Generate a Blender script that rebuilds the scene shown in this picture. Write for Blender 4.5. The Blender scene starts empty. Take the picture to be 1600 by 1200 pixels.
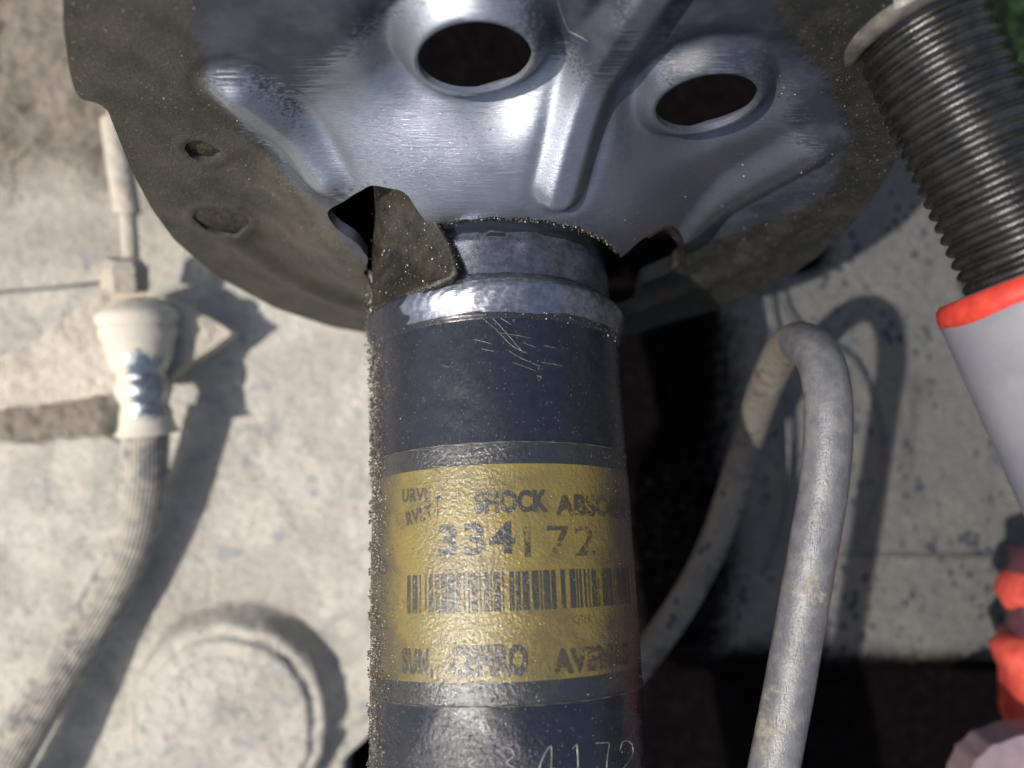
import bpy, bmesh, math, random
import numpy as np
from mathutils import Vector, Matrix

random.seed(7); RNG = np.random.default_rng(7)
sc = bpy.context.scene
C = sc.collection
R = math.radians

# ------------------------------------------------------------------ camera, sky, sun, exposure
H = 262.0            # camera height above the dusty wall, in mm (all building is done in mm, stored in metres)
F = 1202.0           # focal length in photograph pixels (1600 wide)
cam = bpy.data.objects.new('camera', bpy.data.cameras.new('camera'))
C.objects.link(cam); sc.camera = cam
cam.location = (0, 0, H/1000); cam.rotation_euler = (0, 0, 0)
cam.data.sensor_width = 36; cam.data.lens = 36*F/1600
cam.data.clip_start = 0.005; cam.data.clip_end = 50
cam.data.dof.use_dof = True
cam.data.dof.focus_distance = 0.138
cam.data.dof.aperture_fstop = 9.5

SUN = Vector((-0.51, -0.15, 0.845)).normalized()
el = math.asin(SUN.z); az = math.atan2(SUN.x, SUN.y)
w = bpy.data.worlds.new('World'); sc.world = w; w.use_nodes = True
nt = w.node_tree; nt.nodes.clear()
sky = nt.nodes.new('ShaderNodeTexSky'); sky.sky_type = 'NISHITA'; sky.sun_disc = False
sky.sun_elevation = el; sky.sun_rotation = az; sky.dust_density = 3.0; sky.ozone_density = 0.4
bg = nt.nodes.new('ShaderNodeBackground'); bg.inputs[1].default_value = 0.11
ow = nt.nodes.new('ShaderNodeOutputWorld')
nt.links.new(sky.outputs[0], bg.inputs[0]); nt.links.new(bg.outputs[0], ow.inputs[0])
sl = bpy.data.lights.new('sun', 'SUN'); sl.energy = 4.4; sl.angle = R(0.9); sl.color = (1.0, 0.95, 0.87)
so = bpy.data.objects.new('sun', sl); C.objects.link(so)
so.rotation_euler = (-SUN).to_track_quat('-Z', 'Y').to_euler()
vs = sc.view_settings
vs.view_transform = 'Standard'; vs.look = 'None'; vs.gamma = 1; vs.exposure = 0.30

# ------------------------------------------------------------------ geometry helpers
def P(px, py, d):
    """point on the sight line of a photograph pixel at depth d (mm)"""
    return np.array([(px-800)*d/F, (600-py)*d/F, H-d])

def vnoise(x, y, seed=0):
    xi = np.floor(x).astype(np.int64); yi = np.floor(y).astype(np.int64)
    xf = x-xi; yf = y-yi
    def h(a, b):
        n = (a*374761393 + b*668265263 + seed*1442695041) & 0xffffffff
        n = ((n ^ (n >> 13))*1274126177) & 0xffffffff
        n = (n ^ (n >> 16)) & 0xffff
        return n/65535.0
    u = xf*xf*(3-2*xf); v = yf*yf*(3-2*yf)
    return (h(xi, yi)*(1-u)+h(xi+1, yi)*u)*(1-v) + (h(xi, yi+1)*(1-u)+h(xi+1, yi+1)*u)*v
def fbm(x, y, o=4, seed=0):
    s = 0; a = 0.5; x = np.asarray(x, float); y = np.asarray(y, float)
    for k in range(o):
        s = s + a*(vnoise(x, y, seed+k*17)-0.5); a *= 0.5; x = x*2.03+11.3; y = y*2.03+7.7
    return s
def sstep(a, b, x):
    t = np.clip((x-a)/(b-a), 0, 1); return t*t*(3-2*t)

def sdf_poly(px, py, poly):
    """signed distance to a polygon (negative inside) and nearest boundary point"""
    pts = np.asarray(poly, float); n = len(pts)
    best = np.full(px.shape, 1e18); bx = np.zeros(px.shape); by = np.zeros(px.shape)
    inside = np.zeros(px.shape, bool)
    for i in range(n):
        ax, ay = pts[i]; cx, cy = pts[(i+1) % n]
        dx, dy = cx-ax, cy-ay
        t = np.clip(((px-ax)*dx+(py-ay)*dy)/(dx*dx+dy*dy+1e-12), 0, 1)
        qx = ax+t*dx; qy = ay+t*dy
        d = (px-qx)**2+(py-qy)**2
        m = d < best
        best = np.where(m, d, best); bx = np.where(m, qx, bx); by = np.where(m, qy, by)
        cond = (ay > py) != (cy > py)
        with np.errstate(divide='ignore', invalid='ignore'):
            xx = (cx-ax)*(py-ay)/(cy-ay+1e-30)+ax
        inside ^= cond & (px < xx)
    d = np.sqrt(best)
    return np.where(inside, -d, d), bx, by

def spline(pts, n=12, closed=False):
    """Catmull-Rom through points of any dimension"""
    p = [np.asarray(q, float) for q in pts]
    out = []; m = len(p)
    rng = range(m) if closed else range(m-1)
    for i in rng:
        if closed: a, b, c, d = p[(i-1) % m], p[i], p[(i+1) % m], p[(i+2) % m]
        else: a, b, c, d = p[max(i-1, 0)], p[i], p[i+1], p[min(i+2, m-1)]
        for k in range(n):
            t = k/n
            out.append(0.5*((2*b)+(-a+c)*t+(2*a-5*b+4*c-d)*t*t+(-a+3*b-3*c+d)*t**3))
    if not closed: out.append(p[-1])
    return out

ROOT = {}
def link(name, me, mat=None, parent=None, smooth=True):
    o = bpy.data.objects.new(name, me); C.objects.link(o)
    if mat: me.materials.append(mat)
    if smooth and len(me.polygons):
        me.polygons.foreach_set('use_smooth', np.ones(len(me.polygons), bool))
    if parent is not None: o.parent = parent
    return o
def mesh(name, verts, faces, mat=None, parent=None, smooth=True, attrs=None):
    """verts in mm world; children are stored relative to their thing's base"""
    v = np.asarray(verts, float)/1000.0
    off = ROOT.get(parent.name, np.zeros(3)) if parent is not None else np.zeros(3)
    v = v - off
    me = bpy.data.meshes.new(name)
    if isinstance(faces, np.ndarray):
        nf, k = faces.shape
        me.vertices.add(len(v)); me.vertices.foreach_set('co', v.astype(np.float32).ravel())
        me.loops.add(nf*k); me.loops.foreach_set('vertex_index', faces.astype(np.int32).ravel())
        me.polygons.add(nf); me.polygons.foreach_set('loop_start', np.arange(0, nf*k, k, dtype=np.int32))
        me.update(calc_edges=True); me.validate()
    else:
        me.from_pydata([tuple(q) for q in v], [], faces); me.update()
    if attrs:
        for an, av in attrs.items():
            a = me.attributes.new(an, 'FLOAT', 'POINT'); a.data.foreach_set('value', np.asarray(av, np.float32))
    return link(name, me, mat, parent, smooth)
def thing(name, label, cat, loc_mm, group=None):
    o = bpy.data.objects.new(name, None); C.objects.link(o)
    o.empty_display_size = 0.01
    o.location = np.asarray(loc_mm)/1000.0
    ROOT[o.name] = np.asarray(loc_mm, float)/1000.0
    o['label'] = label; o['category'] = cat
    if group: o['group'] = group
    return o
def sub(o, parent_part):
    """make o (already a child of the thing) a sub-part"""
    o.parent = parent_part
    return o
def tag(o, label, cat, group=None):
    o['label'] = label; o['category'] = cat
    if group: o['group'] = group
    return o
def autosmooth(o, ang=40):
    for m in o.data.polygons: m.use_smooth = True
    try: o.data.set_sharp_from_angle(angle=R(ang))
    except Exception: pass

def grid_faces(nu, nv, wrap=False):
    i = np.arange(nu-1)[:, None]; j = np.arange(nv if wrap else nv-1)[None, :]
    a = i*nv+j; b = i*nv+(j+1) % nv; c = (i+1)*nv+(j+1) % nv; d = (i+1)*nv+j
    return np.stack([a, b, c, d], -1).reshape(-1, 4)

def sweep(name, path, rad, mat, parent=None, seg=20, cap=True, ridge=None, jitter=0.0, seed=1):
    """round tube along points (mm); rad number or list; ridge(k) multiplies the radius round the section"""
    pts = np.asarray(path, float); n = len(pts)
    rr = np.full(n, rad, float) if np.isscalar(rad) else np.asarray(rad, float)
    T = np.gradient(pts, axis=0); T /= np.linalg.norm(T, axis=1)[:, None]
    up = np.array([0, 0, 1.0]); 
    if abs(T[0] @ up) > 0.9: up = np.array([1.0, 0, 0])
    N = up-T[0]*(up @ T[0]); N /= np.linalg.norm(N)
    V = []
    for i in range(n):
        N = N-T[i]*(N @ T[i]); N /= np.linalg.norm(N); B = np.cross(T[i], N)
        a = np.arange(seg)*2*math.pi/seg
        k = np.ones(seg) if ridge is None else np.array([ridge(q) for q in range(seg)])
        if jitter: k = k*(1+jitter*fbm(a*1.5+0*a, np.full(seg, i*0.25), 3, seed))
        V.append(pts[i]+rr[i]*k[:, None]*(np.cos(a)[:, None]*N+np.sin(a)[:, None]*B))
    V = np.concatenate(V)
    fc = [tuple(f) for f in grid_faces(n, seg, True)]
    if cap:
        fc.append(tuple(range(seg))[::-1]); fc.append(tuple(range((n-1)*seg, n*seg)))
    o = mesh(name, V, fc, mat, parent)
    autosmooth(o, 50)
    return o
def revolve(name, A0, axis, prof, mat, parent=None, seg=64, lump=0.0, seed=3, ang=35):
    """prof: list of (distance along axis, radius) in mm"""
    ax = np.array(axis, float); ax /= np.linalg.norm(ax)
    up = np.array([0, 0, 1.0]) if abs(ax[2]) < 0.9 else np.array([1.0, 0, 0])
    N = up-ax*(up @ ax); N /= np.linalg.norm(N); B = np.cross(ax, N)
    a = np.arange(seg)*2*math.pi/seg; V = []
    for s, r in prof:
        k = r*(1+(lump*fbm(np.cos(a)*2+s*0.1+5, np.sin(a)*2+s*0.25, 4, seed) if lump else 0))
        k = np.broadcast_to(k, a.shape)
        V.append(np.asarray(A0)+ax*s+k[:, None]*(np.cos(a)[:, None]*N+np.sin(a)[:, None]*B))
    V = np.concatenate(V); n = len(prof)
    fc = [tuple(f) for f in grid_faces(n, seg, True)]
    fc.append(tuple(range(seg))[::-1]); fc.append(tuple(range((n-1)*seg, n*seg)))
    o = mesh(name, V, fc, mat, parent); autosmooth(o, ang)
    return o
def slab(name, outline, thick, mat, parent=None, lump=0.6, seed=5, res=3.0):
    """plate from (px, py, depth) outline; rounded, lumpy, with real thickness away from the viewer"""
    pts = np.array([P(*q) for q in outline])
    me = bpy.data.meshes.new(name); bm = bmesh.new()
    vs_ = [bm.verts.new(p) for p in pts]; bm.faces.new(vs_)
    bmesh.ops.triangulate(bm, faces=bm.faces[:])
    for _ in range(8):
        es = [e for e in bm.edges if e.calc_length() > res]
        if not es: break
        bmesh.ops.subdivide_edges(bm, edges=es, cuts=1, use_grid_fill=False)
        bmesh.ops.triangulate(bm, faces=bm.faces[:])
    bmesh.ops.recalc_face_normals(bm, faces=bm.faces[:])
    nrm = sum((f.normal for f in bm.faces), Vector())
    if nrm.z < 0: bmesh.ops.reverse_faces(bm, faces=bm.faces[:])
    r = bmesh.ops.extrude_face_region(bm, geom=bm.faces[:])
    top = [g for g in r['geom'] if isinstance(g, bmesh.types.BMVert)]
    topset = set(top)
    for v in bm.verts:
        z = float(fbm(np.array([v.co.x*0.16]), np.array([v.co.y*0.16]), 4, seed)[0])*lump*2
        if v not in topset: v.co.z -= thick
        v.co.z += z
        v.co.x += float(fbm(np.array([v.co.x*0.3+9]), np.array([v.co.y*0.3]), 3, seed+3)[0])*lump
        v.co.y += float(fbm(np.array([v.co.x*0.3]), np.array([v.co.y*0.3+9]), 3, seed+7)[0])*lump
    bmesh.ops.recalc_face_normals(bm, faces=bm.faces[:])
    V = [tuple(v.co) for v in bm.verts]; bm.verts.index_update()
    fc = [tuple(v.index for v in f.verts) for f in bm.faces]; bm.free(); bpy.data.meshes.remove(me)
    o = mesh(name, V, fc, mat, parent); autosmooth(o, 50)
    return o

# ------------------------------------------------------------------ material helpers
class N:
    def __init__(s, name):
        s.m = bpy.data.materials.new(name); s.m.use_nodes = True
        s.t = s.m.node_tree; s.t.nodes.clear()
        s.out = s.n('OutputMaterial'); s.b = s.n('BsdfPrincipled')
        s.l(s.b.outputs[0], s.out.inputs[0])
        s.tc = s.n('TexCoord'); mp = s.n('Mapping'); mp.inputs['Scale'].default_value = (1000, 1000, 1000)
        s.l(s.tc.outputs['Object'], mp.inputs[0]); s.co = mp.outputs[0]
    def n(s, t): return s.t.nodes.new('ShaderNode'+t)
    def l(s, a, b): s.t.links.new(a, b)
    def set(s, key, v):
        i = s.b.inputs[key]
        if hasattr(v, 'is_output'): s.l(v, i)
        else: i.default_value = (*v, 1) if isinstance(v, tuple) and len(v) == 3 else v
    def noise(s, scale, det=4, rough=0.55, co=None, dist=0.0):
        x = s.n('TexNoise'); x.inputs['Scale'].default_value = scale; x.inputs['Detail'].default_value = det
        x.inputs['Roughness'].default_value = rough; x.inputs['Distortion'].default_value = dist
        s.l(co or s.co, x.inputs['Vector']); return x.outputs[0]
    def vor(s, scale, co=None, feat='F1', out=0):
        x = s.n('TexVoronoi'); x.inputs['Scale'].default_value = scale; x.feature = feat
        s.l(co or s.co, x.inputs['Vector']); return x.outputs[out]
    def map(s, scale=(1, 1, 1), rot=(0, 0, 0)):
        x = s.n('Mapping'); x.inputs['Scale'].default_value = scale; x.inputs['Rotation'].default_value = rot
        s.l(s.co, x.inputs[0]); return x.outputs[0]
    def ramp(s, v, a, b, lo=0.0, hi=1.0):
        x = s.n('MapRange'); x.inputs[1].default_value = a; x.inputs[2].default_value = b
        x.inputs[3].default_value = lo; x.inputs[4].default_value = hi; x.interpolation_type = 'SMOOTHSTEP'
        s.l(v, x.inputs[0]); return x.outputs[0]
    def mix(s, f, a, b):
        x = s.n('Mix'); x.data_type = 'RGBA'
        for i, v in ((0, f), (6, a), (7, b)):
            if hasattr(v, 'is_output'): s.l(v, x.inputs[i])
            else: x.inputs[i].default_value = (*v, 1) if isinstance(v, tuple) and len(v) == 3 else v
        return x.outputs[2]
    def math(s, op, a, b=0.0, c=None):
        x = s.n('Math'); x.operation = op
        for i, v in enumerate((a, b) if c is None else (a, b, c)):
            if hasattr(v, 'is_output'): s.l(v, x.inputs[i])
            else: x.inputs[i].default_value = v
        return x.outputs[0]
    def bump(s, h, dist, strength=1.0, prev=None):
        x = s.n('Bump'); x.inputs['Distance'].default_value = dist/1000; x.inputs['Strength'].default_value = strength
        s.l(h, x.inputs['Height'])
        if prev is not None: s.l(prev, x.inputs['Normal'])
        return x.outputs[0]
    def attr(s, name):
        x = s.n('Attribute'); x.attribute_name = name; return x.outputs['Fac']
    def island(s):
        x = s.n('NewGeometry'); return x.outputs['Random Per Island']

def m_dust(name, c1, c2, c3, speck=0.0, bumpk=1.0, wall=False):
    """dried mud and dust: pale film with bluish bare patches, crumbs and dark specks"""
    k = N(name)
    big = k.ramp(k.noise(0.035, 6, 0.68), 0.42, 0.58)
    col = k.mix(big, c1, c2)
    pat = k.ramp(k.noise(0.11, 6, 0.68, dist=0.6), 0.53, 0.66)
    col = k.mix(k.math('MULTIPLY', pat, 0.75), col, c3)
    fine = k.ramp(k.noise(1.3, 5, 0.7), 0.3, 0.75)
    col = k.mix(k.math('MULTIPLY', fine, 0.30), col, tuple(x*0.62 for x in c1))
    # dark specks of oil and grit
    vd = k.vor(0.26, k.map((1, 0.8, 1)))
    sz = k.ramp(k.noise(0.05, 2), 0.38, 0.62, 0.10, 0.36)
    sp = k.math('LESS_THAN', k.math('ADD', vd, k.math('MULTIPLY', k.noise(1.1, 3), 0.22)), k.math('ADD', sz, 0.08))
    vd2 = k.vor(0.7)
    sp2 = k.math('LESS_THAN', k.math('ADD', vd2, k.math('MULTIPLY', k.noise(2.1, 3), 0.2)), k.math('ADD', k.math('MULTIPLY', sz, 0.9), 0.06))
    spk = k.math('MAXIMUM', sp, k.math('MULTIPLY', sp2, 0.7))
    if wall:
        g = k.attr('grey')
        grey = k.mix(k.math('MULTIPLY', big, 0.5), (0.150, 0.145, 0.132), (0.115, 0.118, 0.120))
        grey = k.mix(k.math('MULTIPLY', pat, 0.7), grey, (0.085, 0.092, 0.10))
        grey = k.mix(k.math('MULTIPLY', fine, 0.4), grey, (0.08, 0.08, 0.08))
        col = k.mix(g, col, grey)
        mud = k.attr('mud')
        mudc = k.mix(k.ramp(k.noise(0.3, 6, 0.7), 0.35, 0.65), (0.27, 0.235, 0.185), (0.19, 0.17, 0.142))
        col = k.mix(mud, col, mudc)
        amt = k.math('ADD', k.math('MULTIPLY', g, 0.9), speck)
    else:
        amt = speck
    col = k.mix(k.math('MULTIPLY', spk, amt), col, (0.045, 0.052, 0.065))
    if wall:
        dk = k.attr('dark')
        dcol = k.mix(k.ramp(k.noise(0.25, 5), 0.4, 0.7), (0.004, 0.0035, 0.004), (0.0075, 0.0055, 0.006))  # near-black standing in for shade, in the hollows and on the wall
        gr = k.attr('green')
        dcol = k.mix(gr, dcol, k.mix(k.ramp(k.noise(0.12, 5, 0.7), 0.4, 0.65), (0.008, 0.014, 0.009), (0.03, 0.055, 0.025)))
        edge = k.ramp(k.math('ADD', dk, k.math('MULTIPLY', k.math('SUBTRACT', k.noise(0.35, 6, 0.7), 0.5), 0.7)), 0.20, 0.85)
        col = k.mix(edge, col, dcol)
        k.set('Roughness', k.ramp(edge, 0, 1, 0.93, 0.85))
    else:
        k.set('Roughness', 0.92)
    k.set('Base Color', col)
    if wall: k.set('Specular IOR Level', k.ramp(edge, 0, 1, 0.15, 0.0))
    else: k.set('Specular IOR Level', 0.15)
    b = k.bump(k.noise(0.35, 6, 0.62, dist=0.4), 2.2*bumpk)
    b = k.bump(k.noise(1.6, 5, 0.7), 0.42*bumpk, prev=b)
    b = k.bump(k.noise(6.0, 3, 0.6), 0.07*bumpk, prev=b)
    k.set('Normal', b)
    return k.m
M = {}
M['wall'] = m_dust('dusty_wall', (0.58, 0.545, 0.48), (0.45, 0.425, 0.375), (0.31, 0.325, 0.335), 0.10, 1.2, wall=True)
M['mud'] = m_dust('dried_mud', (0.56, 0.505, 0.42), (0.47, 0.42, 0.345), (0.36, 0.34, 0.31), 0.12, 0.9)
M['mudpipe'] = m_dust('dusty_pipe', (0.17, 0.152, 0.127), (0.115, 0.103, 0.09), (0.055, 0.055, 0.055), 0.9, 0.35)

def m_tube():
    k = N('black_enamel')
    dust = k.ramp(k.noise(3.5, 6, 0.75), 0.55, 0.80)
    wear = k.ramp(k.noise(0.09, 4), 0.40, 0.70)
    base = k.mix(k.math('MULTIPLY', k.ramp(k.noise(0.6, 5, 0.7), 0.45, 0.75), 0.5), (0.011, 0.0125, 0.020), (0.024, 0.026, 0.034))
    col = k.mix(k.math('MULTIPLY', dust, k.math('ADD', k.math('MULTIPLY', wear, 0.30), 0.06)), base, (0.11, 0.10, 0.085))
    vd = k.vor(1.15)
    sp = k.math('LESS_THAN', vd, 0.085)
    col = k.mix(k.math('MULTIPLY', sp, 0.8), col, (0.42, 0.38, 0.30))
    k.set('Base Color', col)
    k.set('Roughness', k.ramp(k.noise(1.5, 6, 0.7), 0.3, 0.75, 0.20, 0.38))
    k.set('Specular IOR Level', 0.6)
    gs = k.attr('grease')
    b = k.bump(k.noise(0.12, 2), 0.5)
    b = k.bump(k.noise(2.2, 5, 0.7), 0.045, prev=b)
    b = k.bump(k.math('MULTIPLY', gs, k.noise(1.3, 4, 0.65)), 0.26, prev=b)
    b = k.bump(k.math('SUBTRACT', 1.0, k.ramp(vd, 0.03, 0.14)), 0.10, prev=b)
    k.set('Normal', b)
    return k.m
M['tube'] = m_tube()

def m_plate():
    """pressed steel: brushed bare centre, blue black enamel round it, oily grime on the outer band"""
    k = N('pressed_steel')
    pol = k.attr('polish'); gr = k.attr('grime')
    st = k.map((0.07, 2.6, 2.6), (0, 0, R(-7)))            # strokes run across the picture
    streak = k.noise(1.0, 6, 0.75, co=st)
    st2 = k.map((0.35, 7.0, 7.0), (0, 0, R(-7)))
    hair = k.noise(1.0, 4, 0.7, co=st2)
    pm = k.ramp(k.math('ADD', pol, k.math('MULTIPLY', k.math('SUBTRACT', streak, 0.5), 1.7)), 0.33, 0.67)
    gm = k.ramp(k.math('ADD', gr, k.math('MULTIPLY', k.math('SUBTRACT', k.noise(0.22, 6, 0.7), 0.5), 0.9)), 0.30, 0.70)
    paint = k.mix(k.ramp(k.noise(0.13, 5, 0.6), 0.40, 0.66), (0.024, 0.028, 0.040), (0.048, 0.053, 0.068))
    steel = k.mix(k.ramp(k.noise(0.10, 4), 0.35, 0.7), (0.315, 0.335, 0.378), (0.235, 0.255, 0.300))
    steel = k.mix(k.math('MULTIPLY', k.ramp(hair, 0.35, 0.70), 0.55), steel, (0.17, 0.18, 0.215))
    steel = k.mix(k.math('MULTIPLY', k.ramp(streak, 0.56, 0.72), 0.5), steel, (0.46, 0.48, 0.52))
    grime = k.mix(k.ramp(k.noise(0.12, 6, 0.65), 0.35, 0.68), (0.028, 0.026, 0.021), (0.062, 0.054, 0.039))
    grime = k.mix(k.ramp(k.noise(2.5, 5, 0.75), 0.5, 0.8), grime, (0.085, 0.075, 0.055))
    oil_reflect = k.attr('oil_reflect')
    grime = k.mix(k.math('MULTIPLY', oil_reflect, 0.95), grime, k.mix(k.ramp(k.noise(0.25, 5, 0.7), 0.4, 0.65), (0.009, 0.010, 0.010), (0.024, 0.024, 0.019)))
    steel = k.mix(k.math('MULTIPLY', oil_reflect, 0.75), steel, (0.13, 0.14, 0.175))  # dark reflection painted into the steel towards the right
    rust = k.ramp(k.noise(0.07, 4, 0.6), 0.58, 0.75)
    grime = k.mix(k.math('MULTIPLY', rust, 0.6), grime, (0.075, 0.040, 0.018))
    vd = k.vor(1.3)
    sp = k.math('MULTIPLY', k.math('LESS_THAN', vd, 0.11), k.ramp(k.noise(0.3, 3), 0.40, 0.6))
    grime = k.mix(sp, grime, (0.50, 0.46, 0.36))
    col = k.mix(pm, paint, steel); col = k.mix(gm, col, grime)
    k.set('Base Color', col)
    notg = k.math('SUBTRACT', 1.0, gm)
    k.set('Metallic', k.math('MULTIPLY', k.math('MULTIPLY', pm, notg), 0.80))
    r1 = k.ramp(k.math('ADD', k.math('MULTIPLY', hair, 0.5), k.math('MULTIPLY', streak, 0.5)), 0.36, 0.64, 0.24, 0.46)
    rr = k.math('ADD', k.math('MULTIPLY', notg, r1), k.math('MULTIPLY', gm, k.ramp(k.noise(1.2, 4), 0.3, 0.7, 0.40, 0.62)))
    k.set('Roughness', rr)
    k.set('Specular IOR Level', 0.5)
    b = k.bump(k.noise(0.10, 2), 0.12)
    b = k.bump(hair, 0.045, prev=b)
    b = k.bump(streak, 0.05, prev=b)
    b = k.bump(k.math('MULTIPLY', k.noise(1.7, 6, 0.75), gm), 0.30, prev=b)
    b = k.bump(k.math('MULTIPLY', sp, 1.0), 0.12, prev=b)
    k.set('Normal', b)
    return k.m
M['plate'] = m_plate()

def m_simple(name, c1, c2, rough=(0.3, 0.5), metal=0.0, scale=0.5, bump=0.05, bscale=2.0, spec=0.5, coat=0.0):
    k = N(name)
    k.set('Base Color', k.mix(k.ramp(k.noise(scale, 5, 0.65), 0.35, 0.68), c1, c2))
    k.set('Roughness', k.ramp(k.noise(scale*2.3, 4), 0.3, 0.7, *rough))
    k.set('Metallic', metal); k.set('Specular IOR Level', spec); k.set('Coat Weight', coat)
    b = k.bump(k.noise(bscale, 5, 0.65), bump); k.set('Normal', b)
    return k.m
M['grime'] = m_simple('oily_grime', (0.016, 0.015, 0.012), (0.065, 0.052, 0.032), (0.25, 0.6), 0, 0.6, 0.5, 1.1)
M['stop'] = m_simple('dusty_rubber_stop', (0.030, 0.028, 0.025), (0.055, 0.050, 0.043), (0.6, 0.8), 0, 0.5, 0.15, 1.2)
M['gusset'] = m_simple('rusty_oily_steel', (0.010, 0.009, 0.008), (0.032, 0.026, 0.019), (0.22, 0.5), 0, 0.22, 0.25, 1.0)
M['crust'] = m_simple('black_crust', (0.006, 0.006, 0.007), (0.02, 0.018, 0.015), (0.35, 0.6), 0, 1.5, 0.4, 1.5)

def m_bead(name='weld_metal', bk=1.0):
    k = N(name)
    dark = k.ramp(k.attr('paint'), 0.35, 0.65)  # paint; on the collar also the shade of the gap under the seat
    n1 = k.ramp(k.noise(0.5, 5, 0.6), 0.42, 0.62)
    col = k.mix(k.math('MULTIPLY', n1, 0.55), (0.25, 0.265, 0.31), (0.12, 0.13, 0.16))
    sc_ = k.map((0.5, 3.4, 3.4), (0, 0, R(16)))
    rip = k.noise(0.9, 4, 0.6, co=sc_, dist=1.2)
    col = k.mix(k.math('MULTIPLY', k.ramp(rip, 0.5, 0.72), 0.35), col, (0.10, 0.11, 0.14))
    col = k.mix(dark, col, (0.014, 0.016, 0.022))
    k.set('Base Color', col); k.set('Metallic', k.math('MULTIPLY', k.math('SUBTRACT', 1.0, dark), 0.88))
    k.set('Roughness', k.ramp(k.noise(1.2, 5), 0.3, 0.7, 0.18, 0.34))
    b = k.bump(k.noise(0.22, 2), 0.22*bk)
    b = k.bump(rip, 0.028*bk, prev=b); k.set('Normal', b)
    return k.m
M['bead'] = m_bead(); M['collar'] = m_bead('collar_metal', 0.35)

def m_label(name, base, alt, ink=False, wear=(0.50, 0.62), grease=True, film=False):
    k = N(name)
    col = k.mix(k.ramp(k.noise(0.10, 5, 0.65), 0.38, 0.66), base, alt)
    if grease:
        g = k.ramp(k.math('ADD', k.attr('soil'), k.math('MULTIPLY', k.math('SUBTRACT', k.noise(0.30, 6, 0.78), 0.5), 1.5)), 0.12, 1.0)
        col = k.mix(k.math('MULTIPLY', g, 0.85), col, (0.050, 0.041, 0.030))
        fl = k.ramp(k.noise(2.6, 6, 0.75), 0.56, 0.78)
        col = k.mix(k.math('MULTIPLY', fl, 0.55), col, (0.24, 0.20, 0.13))
    k.set('Base Color', col)
    k.set('Roughness', k.ramp(k.noise(1.6, 5, 0.7), 0.3, 0.75, 0.14, 0.30))
    k.set('Specular IOR Level', 0.9)
    # oil film wrinkled with fine dust
    b = k.bump(k.noise(1.3, 4, 0.65), 0.20)
    b = k.bump(k.noise(3.4, 3, 0.6), 0.06, prev=b)
    k.set('Normal', b)
    if ink:
        tr = k.n('BsdfTransparent'); mx = k.n('MixShader')
        a = k.ramp(k.math('ADD', k.noise(1.6, 6, 0.8), k.math('MULTIPLY', k.noise(0.22, 3), 0.55)), wear[0]+0.26, wear[1]+0.26)
        k.l(a, mx.inputs[0]); k.l(k.b.outputs[0], mx.inputs[1]); k.l(tr.outputs[0], mx.inputs[2])
        k.l(mx.outputs[0], k.out.inputs[0])
    return k.m
M['label'] = m_label('yellow_label', (0.180, 0.136, 0.032), (0.112, 0.086, 0.030))
M['film'] = m_label('clear_film_edge', (0.020, 0.021, 0.023), (0.032, 0.031, 0.030), grease=False)
M['ink'] = m_label('worn_ink', (0.035, 0.033, 0.028), (0.05, 0.047, 0.035), ink=True, wear=(0.56, 0.70), grease=False)
M['inkbar'] = m_label('washed_ink', (0.035, 0.033, 0.028), (0.06, 0.052, 0.035), ink=True, wear=(0.53, 0.68), grease=False)
M['inkfaint'] = m_label('rubbed_ink', (0.05, 0.042, 0.03), (0.07, 0.055, 0.035), ink=True, wear=(0.44, 0.60), grease=False)

def m_grain():
    k = N('sand_grain')
    r = k.island()
    c = k.mix(k.ramp(r, 0.0, 0.6), (0.030, 0.028, 0.023), (0.12, 0.105, 0.082))
    c = k.mix(k.ramp(r, 0.78, 0.97), c, (0.60, 0.55, 0.45))
    k.set('Base Color', c); k.set('Roughness', 0.14); k.set('Specular IOR Level', 0.7)
    return k.m
M['grain'] = m_grain()

def m_hose():
    k = N('dusty_rubber')
    n1 = k.ramp(k.math('ADD', k.noise(0.30, 6, 0.72), k.math('MULTIPLY', k.noise(0.05, 2), 0.4)), 0.70, 0.80)
    dust = k.mix(k.ramp(k.noise(0.2, 4), 0.4, 0.6), (0.38, 0.35, 0.295), (0.29, 0.27, 0.235))
    col = k.mix(k.math('MULTIPLY', n1, 0.8), dust, (0.13, 0.135, 0.14))
    k.set('Base Color', col); k.set('Roughness', 0.9); k.set('Specular IOR Level', 0.2)
    b = k.bump(k.noise(0.8, 6, 0.7), 0.35); k.set('Normal', b)
    return k.m
M['hose'] = m_hose()
def m_ferrule():
    k = N('zinc_ferrule')
    d = k.ramp(k.math('ADD', k.attr('dust'), k.math('MULTIPLY', k.math('SUBTRACT', k.noise(0.40, 6, 0.75), 0.5), 1.3)), 0.40, 0.60)
    zinc = k.mix(k.ramp(k.noise(0.4, 4), 0.4, 0.65), (0.36, 0.39, 0.41), (0.16, 0.18, 0.20))
    k.set('Base Color', k.mix(d, zinc, (0.50, 0.46, 0.39)))
    k.set('Metallic', k.math('MULTIPLY', k.math('SUBTRACT', 1.0, d), 0.9))
    k.set('Roughness', k.ramp(d, 0, 1, 0.22, 0.9))
    b = k.bump(k.noise(1.0, 5, 0.7), 0.2); k.set('Normal', b)
    return k.m
M['ferrule'] = m_ferrule()
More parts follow.
